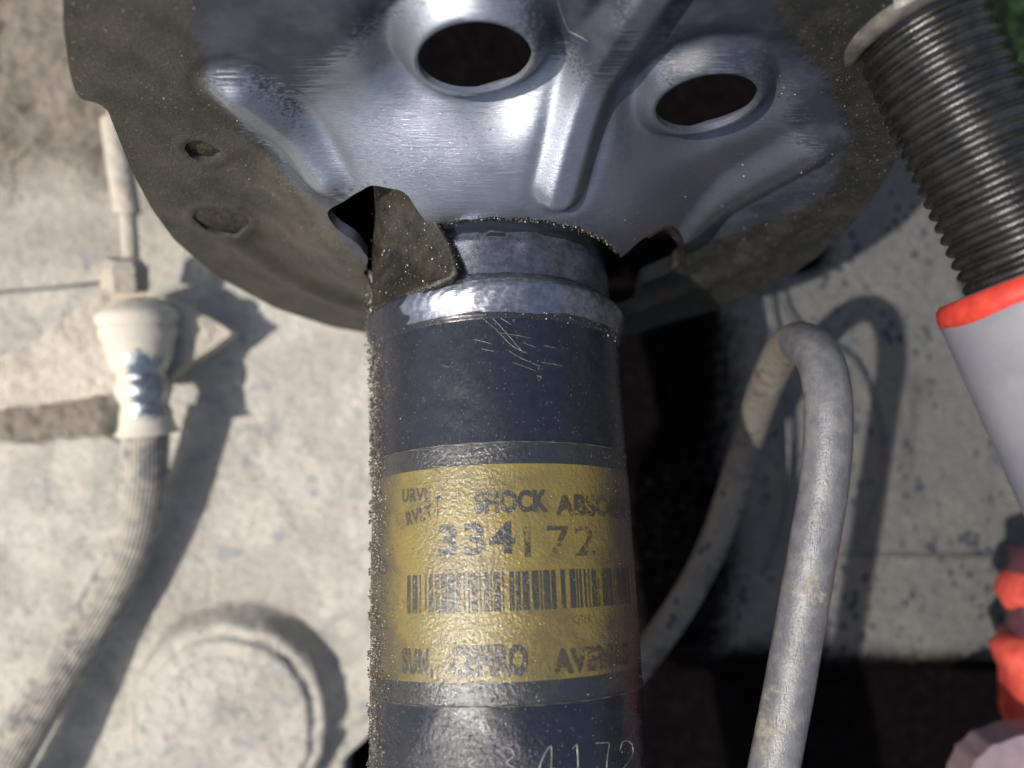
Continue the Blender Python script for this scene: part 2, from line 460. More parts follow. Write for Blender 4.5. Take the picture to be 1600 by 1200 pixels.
def m_pipe():
    k = N('scratched_grey_pipe')
    d = k.ramp(k.math('ADD', k.noise(0.12, 7, 0.75), k.math('MULTIPLY', k.attr('low'), 0.15)), 0.60, 0.70)
    base = k.mix(k.ramp(k.noise(0.3, 5, 0.6), 0.4, 0.65), (0.085, 0.088, 0.10), (0.135, 0.135, 0.14))
    fine = k.ramp(k.noise(2.2, 6, 0.8), 0.42, 0.70)
    base = k.mix(k.math('MULTIPLY', fine, 0.30), base, (0.22, 0.215, 0.20))
    sm = k.map((4.5, 0.35, 2.0), (0, 0, R(-28)))
    scr = k.ramp(k.noise(0.9, 6, 0.8, co=sm), 0.57, 0.66)
    base = k.mix(k.math('MULTIPLY', scr, 0.55), base, (0.36, 0.355, 0.345))
    dust = k.mix(k.ramp(k.noise(0.9, 6, 0.75), 0.4, 0.65), (0.24, 0.215, 0.17), (0.13, 0.125, 0.115))
    k.set('Base Color', k.mix(d, base, dust))
    k.set('Roughness', k.ramp(d, 0, 1, 0.28, 0.8)); k.set('Specular IOR Level', 0.7)
    b = k.bump(k.noise(1.5, 6, 0.75), 0.12)
    b = k.bump(scr, 0.05, prev=b); k.set('Normal', b)
    return k.m
M['pipe'] = m_pipe()
M['rubber'] = m_simple('black_bellows_rubber', (0.007, 0.007, 0.007), (0.018, 0.017, 0.014), (0.18, 0.34), 0, 0.25, 0.10, 1.2, 0.6)
M['cuff'] = m_simple('dull_grey_cuff', (0.05, 0.046, 0.040), (0.11, 0.10, 0.082), (0.3, 0.5), 0, 0.3, 0.15, 1.0)
M['body'] = m_simple('white_enamel', (0.16, 0.16, 0.185), (0.20, 0.20, 0.22), (0.32, 0.45), 0, 0.08, 0.03, 1.5)
M['red'] = m_simple('red_print', (0.42, 0.03, 0.02), (0.52, 0.055, 0.035), (0.3, 0.4), 0, 0.4, 0.03, 1.5)
M['redplastic'] = m_simple('red_plastic', (0.42, 0.045, 0.035), (0.58, 0.10, 0.07), (0.35, 0.5), 0, 0.15, 0.2, 0.5)
M['maroon'] = m_simple('maroon_plastic', (0.06, 0.02, 0.03), (0.10, 0.035, 0.045), (0.4, 0.6), 0, 0.15, 0.1, 0.5)
M['pink'] = m_simple('pale_mauve_plastic', (0.17, 0.12, 0.14), (0.22, 0.16, 0.18), (0.5, 0.7), 0, 0.1, 0.2, 0.5)
M['wire'] = m_simple('dark_wire', (0.022, 0.026, 0.032), (0.05, 0.05, 0.05), (0.4, 0.6), 0, 0.3, 0.05, 1)
M['scratch'] = m_simple('bare_scratch', (0.34, 0.33, 0.30), (0.16, 0.155, 0.15), (0.3, 0.5), 0.3, 1.2, 0.03, 2)

# ------------------------------------------------------------------ the dusty wall behind (a heightfield sheet)
def build_wall():
    x0, x1, y0, y1, st = -200.0, 205.0, -165.0, 150.0, 0.75
    xs = np.arange(x0, x1+st, st); ys = np.arange(y0, y1+st, st)
    far = lambda a, s: a + s*np.array([4, 12, 30, 70, 150, 320, 700.])
    xs = np.concatenate([far(x0, -1)[::-1], xs, far(xs[-1], 1)]); ys = np.concatenate([far(y0, -1)[::-1], ys, far(ys[-1], 1)])
    X, Y = np.meshgrid(xs, ys, indexing='ij')
    px = 800+X*F/H; py = 600-Y*F/H
    wob = fbm(X*0.05, Y*0.05, 4, 3)
    z = 3.0*fbm(X*0.012, Y*0.012, 3, 1) + 2.2*fbm(X*0.07, Y*0.07, 5, 5) + 0.5*fbm(X*0.4, Y*0.4, 3, 9)
    z += 0.9*np.abs(fbm(X*0.06+3, Y*0.05, 4, 13))*2*sstep(900, 700, px)
    # scratchy mud blotches upper left
    mud = sstep(330, 230, py+60*wob)*sstep(420, 250, px)
    z += mud*(1.5+8.5*fbm(X*0.08, Y*0.08, 5, 21)-2.5*np.abs(fbm(X*0.06, Y*0.10, 4, 23)))
    ck = np.exp(-(fbm(X*0.045, Y*0.035, 4, 83)/0.010)**2)*sstep(-0.02, 0.06, fbm(X*0.03+9, Y*0.03, 3, 85))
    z -= 1.5*ck*(0.35+0.65*mud)*sstep(900, 700, px)
    # crumbled mud ledge at the left, below the hose bracket
    q = py+30*fbm(X*0.10, Y*0.10, 4, 31)
    qx = px+60*fbm(X*0.07, Y*0.07, 4, 33)
    ledge = sstep(560, 600, q)*sstep(693, 678, q)*sstep(215, 165, qx)
    z += 7*ledge*(1+0.5*fbm(X*0.25, Y*0.25, 4, 35))
    cr = sstep(632, 640, q)*sstep(690, 682, q)*sstep(200, 165, qx)
    z += cr*2.2*fbm(X*0.35, Y*0.35, 4, 37)
    # hairline seam between two panels at the left
    sy = 455-0.09*px
    z -= 1.6*np.exp(-((py-sy)/3.0)**2)*sstep(185, 165, px)
    # round boss lower left with a stepped cap
    r = np.hypot((px-372)*H/F, (py-1112)*H/F*0.97)+1.6*fbm(X*0.08, Y*0.08, 4, 41)
    r = r+1.8*fbm(X*0.2, Y*0.2, 4, 43)
    z += 10.5*sstep(37.5, 31.0, r)
    z += 2.4*sstep(28.8, 27.0, r+1.5*fbm(X*0.1, Y*0.1, 3, 45)) + 2.0*sstep(30, 0, r)
    z += 1.0*sstep(23.0, 21.5, r+2.5*fbm(X*0.09, Y*0.09, 3, 47))*sstep(0, 12, (372-px)*H/F+8)
    # low rounded fold running from the boss to the strut
    fy = 1130-0.75*(px-540)
    z += 2.4*np.exp(-((py-fy+30*wob)/14)**2)*sstep(520, 550, px)*sstep(680, 600, px)
    # right side: lapped sheet edge
    seam = sstep(862, 868, py+2*wob)*sstep(1250, 1330, px)
    z += 2.2*seam
    z += 4.0*np.exp(-((px-1395+40*wob)/30)**2)*sstep(560, 620, py)*sstep(820, 700, py)
    # hollows behind strut and past bellows; bottom right, behind seat: added for shade
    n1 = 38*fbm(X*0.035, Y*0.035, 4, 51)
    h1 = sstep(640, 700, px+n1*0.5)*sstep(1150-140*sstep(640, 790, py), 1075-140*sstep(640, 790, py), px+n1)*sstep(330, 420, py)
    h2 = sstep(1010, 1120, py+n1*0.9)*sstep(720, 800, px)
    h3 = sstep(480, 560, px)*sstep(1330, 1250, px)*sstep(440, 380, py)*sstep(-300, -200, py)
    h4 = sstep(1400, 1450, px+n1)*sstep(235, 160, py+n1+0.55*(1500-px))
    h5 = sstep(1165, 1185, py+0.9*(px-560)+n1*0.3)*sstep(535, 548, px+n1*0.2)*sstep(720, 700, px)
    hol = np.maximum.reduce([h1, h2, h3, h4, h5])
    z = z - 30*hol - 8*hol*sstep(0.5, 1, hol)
    dark = np.clip(hol*2.6, 0, 1)  # deep shade of the hollows put into the wall colour
    painted_shade = 0.85*sstep(1210, 1100, px+n1)*sstep(690, 760, px)*sstep(420, 520, py)  # the strut's cast shadow, painted into the wall colour
    painted_shade = np.maximum(painted_shade, 0.97*sstep(960, 1060, py+n1)*sstep(1050, 1150, px))  # shadow along the lower right, painted the same way
    dark = np.maximum(dark, painted_shade)
    green = h4
    # upper right of the wall is duller and greyer than the left
    grey = sstep(880, 1150, px+n1)
    mudc = np.clip(mud*0.75+ledge*0.9+np.clip(sstep(480, 380, py)*sstep(330, 230, px), 0, 1)*0.35, 0, 1)
    V = np.stack([X, Y, z], -1).reshape(-1, 3)
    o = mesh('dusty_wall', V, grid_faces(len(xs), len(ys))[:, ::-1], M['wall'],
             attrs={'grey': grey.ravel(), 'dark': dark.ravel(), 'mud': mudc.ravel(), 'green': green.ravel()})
    o['kind'] = 'structure'
    return lambda a, b: float(z[np.abs(xs-a).argmin(), np.abs(ys-b).argmin()])
wall_z = build_wall()

# ------------------------------------------------------------------ the strut: axis frame
A = np.array([-1.5, -40.6, H-151.5])
u = np.array([-.035, .968, -.248]); u /= np.linalg.norm(u)
nn = np.array([0, .248, .968]); nn -= u*(nn @ u); nn /= np.linalg.norm(nn)
e = np.cross(u, nn); e = e if e[0] > 0 else -e
CAM = np.array([0, 0, H])
def S(s, lat, n): return A + np.multiply.outer(s, u) + np.multiply.outer(lat, e) + np.multiply.outer(n, nn)
def cyl(s, phi, r): return S(s, r*np.sin(phi), r*np.cos(phi))
def ray(px, py):
    return np.array([(px-800)/F, (600-py)/F, -1.0])
def on_tube(px, py, r=25.5):
    """(s, phi) where the sight line of a pixel meets the strut tube"""
    d = ray(px, py); o = CAM-A
    da, oa = d @ u, o @ u
    dp, op = d-u*da, o-u*oa
    a, b, c = dp @ dp, dp @ op, op @ op-r*r
    D = b*b-a*c
    t = (-b-math.sqrt(max(D, 0)))/a
    p = o+t*d
    return p @ u, math.atan2(p @ e, p @ nn)
TR = 25.5
strut = thing('shock_absorber', 'black shock absorber strut with yellow label and wide pressed steel spring seat, filling the centre', 'shock absorber', A)

def ring_part(name, s0, s1, rfun, mat, ds=0.5, seg=256, attrs=None, parent=strut, phi0=-math.pi, phi1=math.pi):
    ss = np.arange(s0, s1+ds*0.5, ds); wrap = (phi1-phi0) > 6.2
    ph = np.linspace(phi0, phi1, seg, endpoint=not wrap)
    Sg, Ph = np.meshgrid(ss, ph, indexing='ij')
    r = rfun(Sg, Ph)
    V = cyl(Sg.ravel(), Ph.ravel(), r.ravel())
    at = {k: f(Sg, Ph).ravel() for k, f in attrs.items()} if attrs else None
    f = grid_faces(len(ss), seg, wrap)
    return mesh(name, V, f, mat, parent, attrs=at)

# damper tube, closed below the frame
ss = [-170, -169.5, -168]+list(np.arange(-165, 51, 3.0))+[52]
tube = revolve('damper_tube', A, u, [(-170.2, 0.5)]+[(s, TR if s > -169 else TR-1.2) for s in ss], M['tube'], strut, seg=160)

tv = np.array([v.co for v in tube.data.vertices])*1000+ROOT[strut.name]*1000-A
ts = tv @ u; tp = np.arctan2(tv @ e, tv @ nn)
a_ = tube.data.attributes.new('grease', 'FLOAT', 'POINT')
a_.data.foreach_set('value', (sstep(-16, -26, ts)*sstep(0.75, 0.2, tp)+0.0*ts).astype(np.float32))
def bead_r(s, ph):
    t = np.clip((s-47.6)/(57.6-47.6), 0, 1)
    prof = np.where(t < 0.08, sstep(0, 0.08, t)*0.22, 0.22+0.78*np.sin(np.clip((t-0.08)/0.92, 0, 1)**1.35*math.pi))
    base = TR+0.05-2.2*sstep(0.62, 1.0, t)
    lump = 0.5*fbm(ph*2.5+20, s*0.12+3, 3, 61)+0.07*fbm(ph*9+20, s*0.8, 2, 63)
    bulge = 1.0*np.exp(-((ph-0.35)/0.30)**2)*np.exp(-((s-54.0)/2.6)**2)
    rip = 0.05*np.sin(ph*60+3*np.sin(s*0.9)+2*fbm(ph*5, s*0.4, 3, 7)*6)
    return base+1.75*prof*(1+0.15*lump)+0.6*lump*prof+0.6*bulge*prof+0.6*rip*prof*(t > 0.2)
def collar_r(s, ph):
    return 24.4-0.9*sstep(62, 70, s)+0.16*fbm(ph*3+30, s*0.15, 2, 67)+0.12*np.exp(-((s-66.4+0.7*np.sin(ph*4))/0.7)**2)
pxb = lambda s, ph: np.clip(1-sstep(-0.78, -0.60, ph+0.25*fbm(ph*3, s*0.5, 3, 5))+0.0*s, 0, 1)
def bead_paint(s, ph):
    low = sstep(49.0, 48.5, s+1.0*fbm(ph*6+4, s*0.1, 3, 77)-0.4*np.exp(-((ph-0.8)/0.35)**2))
    right = sstep(1.05, 1.35, ph)
    return np.clip(np.maximum.reduce([pxb(s, ph), low, right*0.9]), 0, 1)
bead = ring_part('weld_bead', 47.6, 57.6, bead_r, M['bead'], 0.25, 420, attrs={'paint': bead_paint})
def collar_paint_shade(s, ph):
    chips = np.exp(-((s-64.6+0.8*fbm(ph*8, s*0.3, 3, 9))/0.9)**2)*sstep(0.04, 0.14, fbm(ph*5+8, s*0.35, 4, 19)+0.08)
    top = sstep(65.0, 65.6, s+0.9*fbm(ph*14, s*0.2, 3, 29))  # dark top end paints the shade of the gap under the seat
    return np.clip(np.maximum.reduce([pxb(s, ph), 0.75*chips, top]), 0, 1)
collar = ring_part('collar', 57.0, 74, collar_r, M['collar'], 0.25, 420, attrs={'paint': collar_paint_shade})

# ------------------------------------------------------------------ the spring seat
def smin01(t): return np.clip(t, 0, 1)**2*(3-2*np.clip(t, 0, 1))
def h0(a, b):
    r = np.hypot(a, b)
    rim = 78+.08*b
    k = smin01((r-27)/25.0)
    return 66.3*(1-k)+rim*k
def on_seat(px, py):
    d = ray(px, py); s = 72.0; lat = n = 0.0
    for _ in range(90):
        t = (s-(CAM-A) @ u)/(d @ u); p = CAM+t*d-A; lat = p @ e; n = p @ nn
        s = .65*s+.35*float(h0(np.array(lat), np.array(n)))
    return lat, n
OUT_PX = [(85, -160), (98, -40), (99, 40), (106, 100), (116, 140), (128, 157), (150, 160), (168, 172), (183, 210), (205, 265), (236, 325), (272, 375), (340, 432), (430, 482), (520, 512), (590, 523)]
OUT_R = [(1060, 500), (1130, 481), (1205, 450), (1280, 400), (1345, 335), (1392, 268), (1414, 210), (1416, 150), (1405, 60), (1385, -60), (1345, -170)]
outl = [on_seat(*q) for q in OUT_PX] + [(-16, -71), (8, -75), (32, -72)] + [on_seat(*q) for q in OUT_R]
outl += [(35, 84), (5, 90), (-25, 88)]
def fillet(poly, r=1.0, k=4):
    out = []; m = len(poly); p = [np.array(q, float) for q in poly]
    for i in range(m):
        a, b, c = p[i-1], p[i], p[(i+1) % m]
        da, dc = a-b, c-b; la, lc = np.linalg.norm(da), np.linalg.norm(dc)
        t = min(r, la*0.45, lc*0.45); s0 = b+da/la*t; s1 = b+dc/lc*t
        for j in range(k+1):
            w_ = j/k; out.append((1-w_)**2*s0+2*w_*(1-w_)*b+w_**2*s1)
    return out
outl = fillet(outl, 2.5)
notchL = fillet([on_seat(*q) for q in [(508, 333), (578, 287), (634, 298), (672, 352), (722, 425), (700, 500), (620, 545), (586, 548), (590, 470), (588, 418), (560, 380), (525, 358)]], 1.6)
notchR = fillet([on_seat(*q) for q in [(950, 412), (1000, 374), (1036, 357), (1064, 370), (1072, 398), (1052, 424), (1003, 444), (992, 480), (960, 500), (930, 470)]], 1.6)
circ = lambda c, r, n=48: [(c[0]+r*math.cos(t*2*math.pi/n), c[1]+r*math.sin(t*2*math.pi/n)) for t in range(n)]

LIFT1, LIFT2 = 3.2, 2.5
def on_seat_lift(px, py, up):
    d = ray(px, py); s = 72.0; lat = n = 0.0
    for _ in range(60):
        t = (s-(CAM-A) @ u)/(d @ u); p = CAM+t*d-A; lat = p @ e; n = p @ nn
        s = .5*s+.5*(float(h0(np.array(lat), np.array(n)))-up)
    return lat, n
def ell(cx, cy, a_, b_, rot, up, m=72):
    return [on_seat_lift(cx+a_*math.cos(t)*math.cos(rot)+b_*math.sin(t)*math.sin(rot), cy-a_*math.cos(t)*math.sin(rot)+b_*math.sin(t)*math.cos(rot), up) for t in np.linspace(0, 2*math.pi, m, endpoint=False)]
E1 = ell(742, 98, 90, 56, R(3), LIFT1); E2 = ell(1105, 166, 82, 42, R(14), LIFT2)
h3c = on_seat(346, 344); h4c = on_seat(316, 236)
rc = lambda c, r, seed: [(c[0]+(r+0.22*math.sin(3*t+seed)+0.12*math.sin(7*t))*math.cos(t), c[1]+(r+0.2*math.sin(4*t+seed)+0.12*math.sin(9*t+1))*math.sin(t)) for t in np.linspace(0, 2*math.pi, 60, endpoint=False)]
central = [(27.7*math.sin(t)+0.25*math.sin(23*t)+0.2*math.sin(41*t+1), 27.7*math.cos(t)+0.25*math.cos(31*t)) for t in np.linspace(0, 2*math.pi, 160, endpoint=False)]
holes = [notchL, notchR, E1, E2, rc(h3c, 5.6, 1), rc(h4c, 3.1, 2), central]

def seg_d(a, b, p, q):
    dx, dy = q[0]-p[0], q[1]-p[1]; L2 = dx*dx+dy*dy
    t = np.clip(((a-p[0])*dx+(b-p[1])*dy)/L2, 0, 1)
    side = ((a-p[0])*dy-(b-p[1])*dx)/math.sqrt(L2)
    return np.hypot(a-(p[0]+t*dx), b-(p[1]+t*dy)), t, side
ribA, ribB = on_seat(878, 288), on_seat(1036, -50)
rib2A, rib2B = on_seat(1085, 352), on_seat(1262, 232)
dimA, dimB = on_seat(375, 145), on_seat(492, 262)
dent = on_seat(778, 172)
def seat_h(a, b):
    h = h0(a, b)
    for (pl_, rr, up, dn, w1, w2) in ((E1, 0.0, LIFT1, 2.3, 4.6, 6.6), (E2, 0.0, LIFT2, 1.7, 4.0, 5.6)):
        r = sdf_poly(a, b, pl_)[0]
        lip = up*(1-smin01((r-rr-0.3)/w1))
        tro = dn*np.exp(-((r-rr-w1)/(w2*0.55))**2)
        roll = 0.35*sstep(rr+0.5, rr, r)
        h = h-lip+tro+roll
    d, t, sd = seg_d(a, b, ribA, ribB)
    h = h-2.9*(1-smin01((d-1.5)/3.8))+0.35*np.exp(-((d-5.6)/1.2)**2)
    d, t, sd = seg_d(a, b, rib2A, rib2B)
    h = h-2.6*(1-smin01((d-1.0)/7.0))
    d, t, sd = seg_d(a, b, dimA, dimB)
    h = h-3.0*(1-smin01((d-0.8)/5.2))+0.5*np.exp(-((d-6.8)/1.5)**2)
    r = np.hypot(a-dent[0], b-dent[1]); h = h+1.9*np.exp(-(r/6.0)**2)*sstep(-0.5, 1.5, sdf_poly(a, b, E1)[0])
    # shallow step where the flat outer flange begins
    rr_ = np.hypot(a-5, b-8)
    h = h-1.4*np.exp(-((rr_-63)/3.5)**2)*sstep(20, -10, b+0.0)
    h = h+0.3*fbm(a*0.05, b*0.05, 2, 71)+0.05*fbm(a*0.5, b*0.5, 3, 73)*sstep(50, 60, rr_)
    for c, r_ in ((h3c, 5.6), (h4c, 3.1)):
        r = np.hypot(a-c[0], b-c[1]); h = h-0.25*np.exp(-((r-r_-0.9)/1.0)**2)
    r = np.hypot(a-on_s3[0], b-on_s3[1]); h = h-0.9*np.exp(-(r/1.5)**2)
    return h
on_s3 = on_seat(1185, 412)
def build_seat():
    st = 0.42
    xa = np.arange(-86, 94, st); xb = np.arange(-80, 92, st)
    Aa, Bb = np.meshgrid(xa, xb, indexing='ij'); a = Aa.ravel().copy(); b = Bb.ravel().copy()
    d, bx, by = sdf_poly(a, b, outl)
    D = -d; BX, BY = bx, by                                # positive inside the plate
    for hp in holes:
        d, bx, by = sdf_poly(a, b, hp)
        m = d < D; D = np.where(m, d, D); BX = np.where(m, bx, BX); BY = np.where(m, by, BY)
    f = grid_faces(len(xa), len(xb))
    keep = (D[f] > 0).sum(1) >= 1
    f = f[keep]
    used = np.zeros(len(a), bool); used[f.ravel()] = True
    snap = used & (D < 0.12*st)
    # cells keep at least two inner corners: pull the outer corners onto the true edge
    a[snap] = BX[snap]; b[snap] = BY[snap]
    h = seat_h(a, b)
    pix = lambda L: [on_seat(*q) for q in L]
    pol = pix([(480, 150), (520, 100), (560, 75), (600, 50), (640, 10), (700, -30), (790, -30), (840, 70), (900, 115), (950, 100), (978, 60), (985, -40), (1060, -40), (1050, 60), (1060, 110), (1130, 85), (1205, 105), (1238, 150), (1250, 200), (1290, 215), (1275, 275), (1180, 325), (1110, 362), (1070, 372), (1000, 400), (850, 520), (690, 500), (600, 300), (540, 296), (500, 288), (440, 245), (395, 200), (335, 130), (370, 118), (420, 140), (470, 190)])
    dp, _, _ = sdf_poly(a, b, pol)
    polish = 0.5-dp/13.0+0.22*fbm(a*0.05, b*0.16, 4, 7)
    polish = polish-0.30*sstep(14, 30, a)*sstep(66, 52, b+0.0)*sstep(26, 34, np.hypot(a, b))*0.6
    gi = pix([(290, -160), (300, 0), (305, 90), (345, 165), (395, 225), (450, 285), (510, 330), (600, 430), (700, 520), (960, 480), (1000, 420), (1090, 385), (1160, 360), (1290, 300), (1330, 220), (1290, 120), (1230, 60), (1200, -10), (1200, -160)])
    dg, _, _ = sdf_poly(a, b, gi)
    grime = 0.5+dg/9.0
    oil_reflect = sstep(0, 34, a)*1.0+0.0*b  # rises rightwards: oilier grime, plus a dark reflection painted on the steel
    mask = used
    idx = -np.ones(len(a), int); idx[mask] = np.arange(mask.sum())
    V = S(h[mask], a[mask], b[mask]); fc = idx[f]
    nv = len(V); nr = sdf_poly(a[mask], b[mask], notchR)[0]; nl = sdf_poly(a[mask], b[mask], notchL)[0]
    Vb = V+np.multiply.outer(1.2+3.2*(np.abs(nr) < 0.35)+1.3*(np.abs(nl) < 0.35), u)
    ed = np.concatenate([fc[:, [0, 1]], fc[:, [1, 2]], fc[:, [2, 3]], fc[:, [3, 0]]])
    key = np.sort(ed, 1); key = key[:, 0].astype(np.int64)*nv+key[:, 1]
    uq, inv, cnt = np.unique(key, return_inverse=True, return_counts=True)
    be = ed[cnt[inv] == 1]
    wall_f = np.stack([be[:, 1], be[:, 0], be[:, 0]+nv, be[:, 1]+nv], 1)
    # rounded lip: the wall gets its own vertices so that the edge stays crisp
    fc = np.concatenate([fc, fc[:, ::-1]+nv, wall_f]); V = np.concatenate([V, Vb])
    mask2 = np.concatenate([np.where(mask)[0]]*2)
    o = mesh('spring_seat', V, fc, M['plate'], strut, smooth=True, attrs={'polish': np.clip(polish[mask2], 0, 1), 'grime': np.clip(grime[mask2], 0, 1), 'oil_reflect': oil_reflect[mask2]})
    # normals must look at the camera side (away from the tube's top)
    me = o.data
    if (me.polygons[10000].normal @ Vector(-u)) < 0: me.flip_normals()
    autosmooth(o, 50)
    return o
seat = build_seat()
def seat_pt(px, py, lift=0.0):
    l, n = on_seat(px, py); h = float(seat_h(np.array([l]), np.array([n]))[0])-lift
    return S(h, l, n)

# plugs of grime in the two small holes, crusty bead round the central hole
def blob(name, c, axis, r, hgt, mat, parent, seed):
    prof = [(-hgt, r*0.7), (-hgt*0.8, r), (0, r), (hgt*0.35, r*0.86), (hgt*0.5, r*0.5), (hgt*0.55, 0.05)]
    return revolve(name, c, axis, prof, mat, parent, 40, 0.35, seed, 60)
for nm, c, r_, sd in (('rivet_head', h3c, 5.2, 4), ('bolt_end', h4c, 2.7, 9)):
    hh = float(seat_h(np.array([c[0]]), np.array([c[1]]))[0])
    g = blob(nm, S(hh+1.7, c[0], c[1]), -u, r_+4.6, 1.6, M['grime'], strut, sd); sub(g, seat)

# gusset wall seen through the left notch
def gusset():
    def dep(px, py, d): return P(px, py, d)
    def tb(px, py, lift):
        s_, ph_ = on_tube(px, py, TR+lift); return cyl(s_, ph_, TR+lift)
    rows = [[dep(586, 262, 150), seat_pt(642, 286, -1.6)],
            [dep(591, 330, 153), seat_pt(680, 348, -1.3)],
            [dep(586, 400, 158), tb(716, 424, 2.9)],
            [tb(587, 486, 1.6), tb(664, 450, 2.6)]]
    nu, nv = 40, 30; V = []
    L = spline([r[0] for r in rows], 13); Rr = spline([r[1] for r in rows], 13)
    for i in range(len(L)):
        for j in range(nv):
            t = j/(nv-1); p = L[i]*(1-t)+Rr[i]*t
            p = p+np.array([0, 0, 1])*(float(fbm(np.array([p[0]*0.25]), np.array([p[1]*0.25]), 4, 81)[0])*0.6)
            V.append(p)
    o = mesh('gusset', V, grid_faces(len(L), nv), M['gusset'], strut)
    md = o.modifiers.new('thickness', 'SOLIDIFY'); md.thickness = 0.0015; md.offset = 0
    return o
gus = gusset()
lip = sweep('curled_lip', spline([seat_pt(*q)+u*0.7 for q in [(1012, 371), (1040, 359), (1062, 369), (1070, 396), (1052, 422), (1010, 443)]], 8), 0.85, M['gusset'], strut, 12)
sub(lip, seat)
# grime web that fills the corner between tube and seat at the left, running down the tube
crust = []
def crust_ring():
    n = 260; V = []; ph = np.linspace(-0.50, 1.25, n)
    seg = 7
    for i, t in enumerate(ph):
        r = 27.5+0.25*math.sin(31*t)+0.25*math.sin(57*t+1)
        c = cyl(66.9+0.25*math.sin(19*t), t, r)
        rad = 0.20+0.17*abs(math.sin(43*t)+0.6*math.sin(91*t+2))
        er = math.sin(t)*e+math.cos(t)*nn
        for k in range(seg):
            al = 2*math.pi*k/seg
            V.append(c+rad*(math.cos(al)*er+math.sin(al)*u))
    return mesh('crusty_seam', V, grid_faces(n, seg, True), M['crust'], strut)
sub(crust_ring(), seat)

# ------------------------------------------------------------------ label on the tube
s_top, _ = on_tube(775, 724); s_bot, _ = on_tube(790, 1066)
f_top, _ = on_tube(775, 691); f_bot, _ = on_tube(790, 1104)
phL = on_tube(602, 880)[1]; phR = on_tube(990, 880)[1]
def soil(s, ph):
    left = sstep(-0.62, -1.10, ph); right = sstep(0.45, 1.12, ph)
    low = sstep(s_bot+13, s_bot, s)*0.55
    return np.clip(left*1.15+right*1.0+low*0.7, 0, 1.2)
film = ring_part('label_film', f_bot, f_top, lambda s, p: TR+0.07+0.05*(np.exp(-((s-f_top)/0.18)**2)+np.exp(-((s-f_bot)/0.18)**2))+0*p, M['film'], 0.4, 220, attrs={'soil': soil}, phi0=-1.75, phi1=1.75)
film['label'] = 'charcoal border strip of laminated film'
lab = ring_part('label', s_bot, s_top, lambda s, p: TR+0.14+0*p, M['label'], 0.4, 220, attrs={'soil': soil}, phi0=-1.45, phi1=1.45)
lab['label'] = 'greasy yellow paper sticker'
def edge_line(s0, name):
    n = 200; ph = np.linspace(-1.5, 1.5, n); V = []
    for t in ph:
        c = cyl(s0, t, TR+0.12); rad = 0.10+0.05*math.sin(t*37)
        er = math.sin(t)*e+math.cos(t)*nn
        for k in range(6):
            al = math.pi/3*k; V.append(c+rad*(math.cos(al)*er+math.sin(al)*u))
    o = mesh(name, V, grid_faces(n, 6, True), M['cuff'], strut); return sub(o, film)
edge_line(f_top, 'film_edge'); edge_line(f_bot, 'film_edge')

def text_on_tube(body, pxl, pxr, pyb, pyt, mat, bold=0.0, name='printed_text', lift=0.20, rot=0.0, shear=0.0):
    """flat lettering bent round the tube between two photograph columns, baseline pyb, cap top pyt"""
    sb, pl = on_tube(pxl, pyb, TR+lift); st_, _ = on_tube(pxl, pyt, TR+lift); _, pr = on_tube(pxr, pyb, TR+lift)
    cu = bpy.data.curves.new('t', 'FONT'); cu.body = body; cu.size = 10; cu.offset = bold; cu.space_character = 1.12 if len(body) < 6 and bold < 0.48 else 1.03; cu.resolution_u = 4
    ob = bpy.data.objects.new('t', cu); C.objects.link(ob)
    dg = bpy.context.evaluated_depsgraph_get(); me = bpy.data.meshes.new_from_object(ob.evaluated_get(dg))
    bpy.data.objects.remove(ob); bpy.data.curves.remove(cu)
    bm = bmesh.new(); bm.from_mesh(me); bpy.data.meshes.remove(me)
    xs = [v.co.x for v in bm.verts]; x0, x1 = min(xs), max(xs); ys_ = [v.co.y for v in bm.verts]; ym = max(ys_)
    y0 = 0.0
    cuts = int((pr-pl)*TR/0.5)+2
    for k in range(1, cuts):
        x = x0+(x1-x0)*k/cuts
        bmesh.ops.bisect_plane(bm, geom=bm.verts[:]+bm.edges[:]+bm.faces[:], plane_co=(x, 0, 0), plane_no=(1, 0, 0))
    bmesh.ops.triangulate(bm, faces=bm.faces[:])
    bm.verts.index_update()
    V = []
    wmm = (pr-pl)*TR
    for v in bm.verts:
        fx = (v.co.x-x0)/(x1-x0); fy = (v.co.y-y0)/(ym-y0)
        X = fx*wmm; Y = fy*(st_-sb)
        X, Y = X*math.cos(rot)-Y*math.sin(rot), X*math.sin(rot)+Y*math.cos(rot)
        V.append(cyl(sb+Y, pl+X/TR, TR+lift))
    fc = [tuple(v.index for v in f.verts) for f in bm.faces]; bm.free()
    o = mesh(name, V, fc, mat, strut, smooth=False); return sub(o, lab)
text_on_tube('SHOCK', 741, 857, 801, 768, M['ink'], 0.50)
text_on_tube('ABSORBER', 868, 985, 804, 771, M['inkfaint'], 0.50)
text_on_tube('URVL', 628, 672, 784, 764, M['inkfaint'], 0.45, rot=R(-3))
text_on_tube('T', 680, 688, 806, 775, M['ink'], 0.1)
text_on_tube('RVLT', 636, 678, 821, 800, M['inkfaint'], 0.45, rot=R(10))
text_on_tube('334', 685, 806, 868, 820, M['ink'], 0.3)
text_on_tube('172', 820, 930, 870, 822, M['inkfaint'], 0.05)
text_on_tube('SUN,', 628, 676, 1050, 1012, M['ink'], 0.4)
text_on_tube('CEFIRO', 702, 826, 1054, 1008, M['inkbar'], 0.6)
text_on_tube('AVENSIS', 864, 985, 1052, 1014, M['inkfaint'], 0.5)
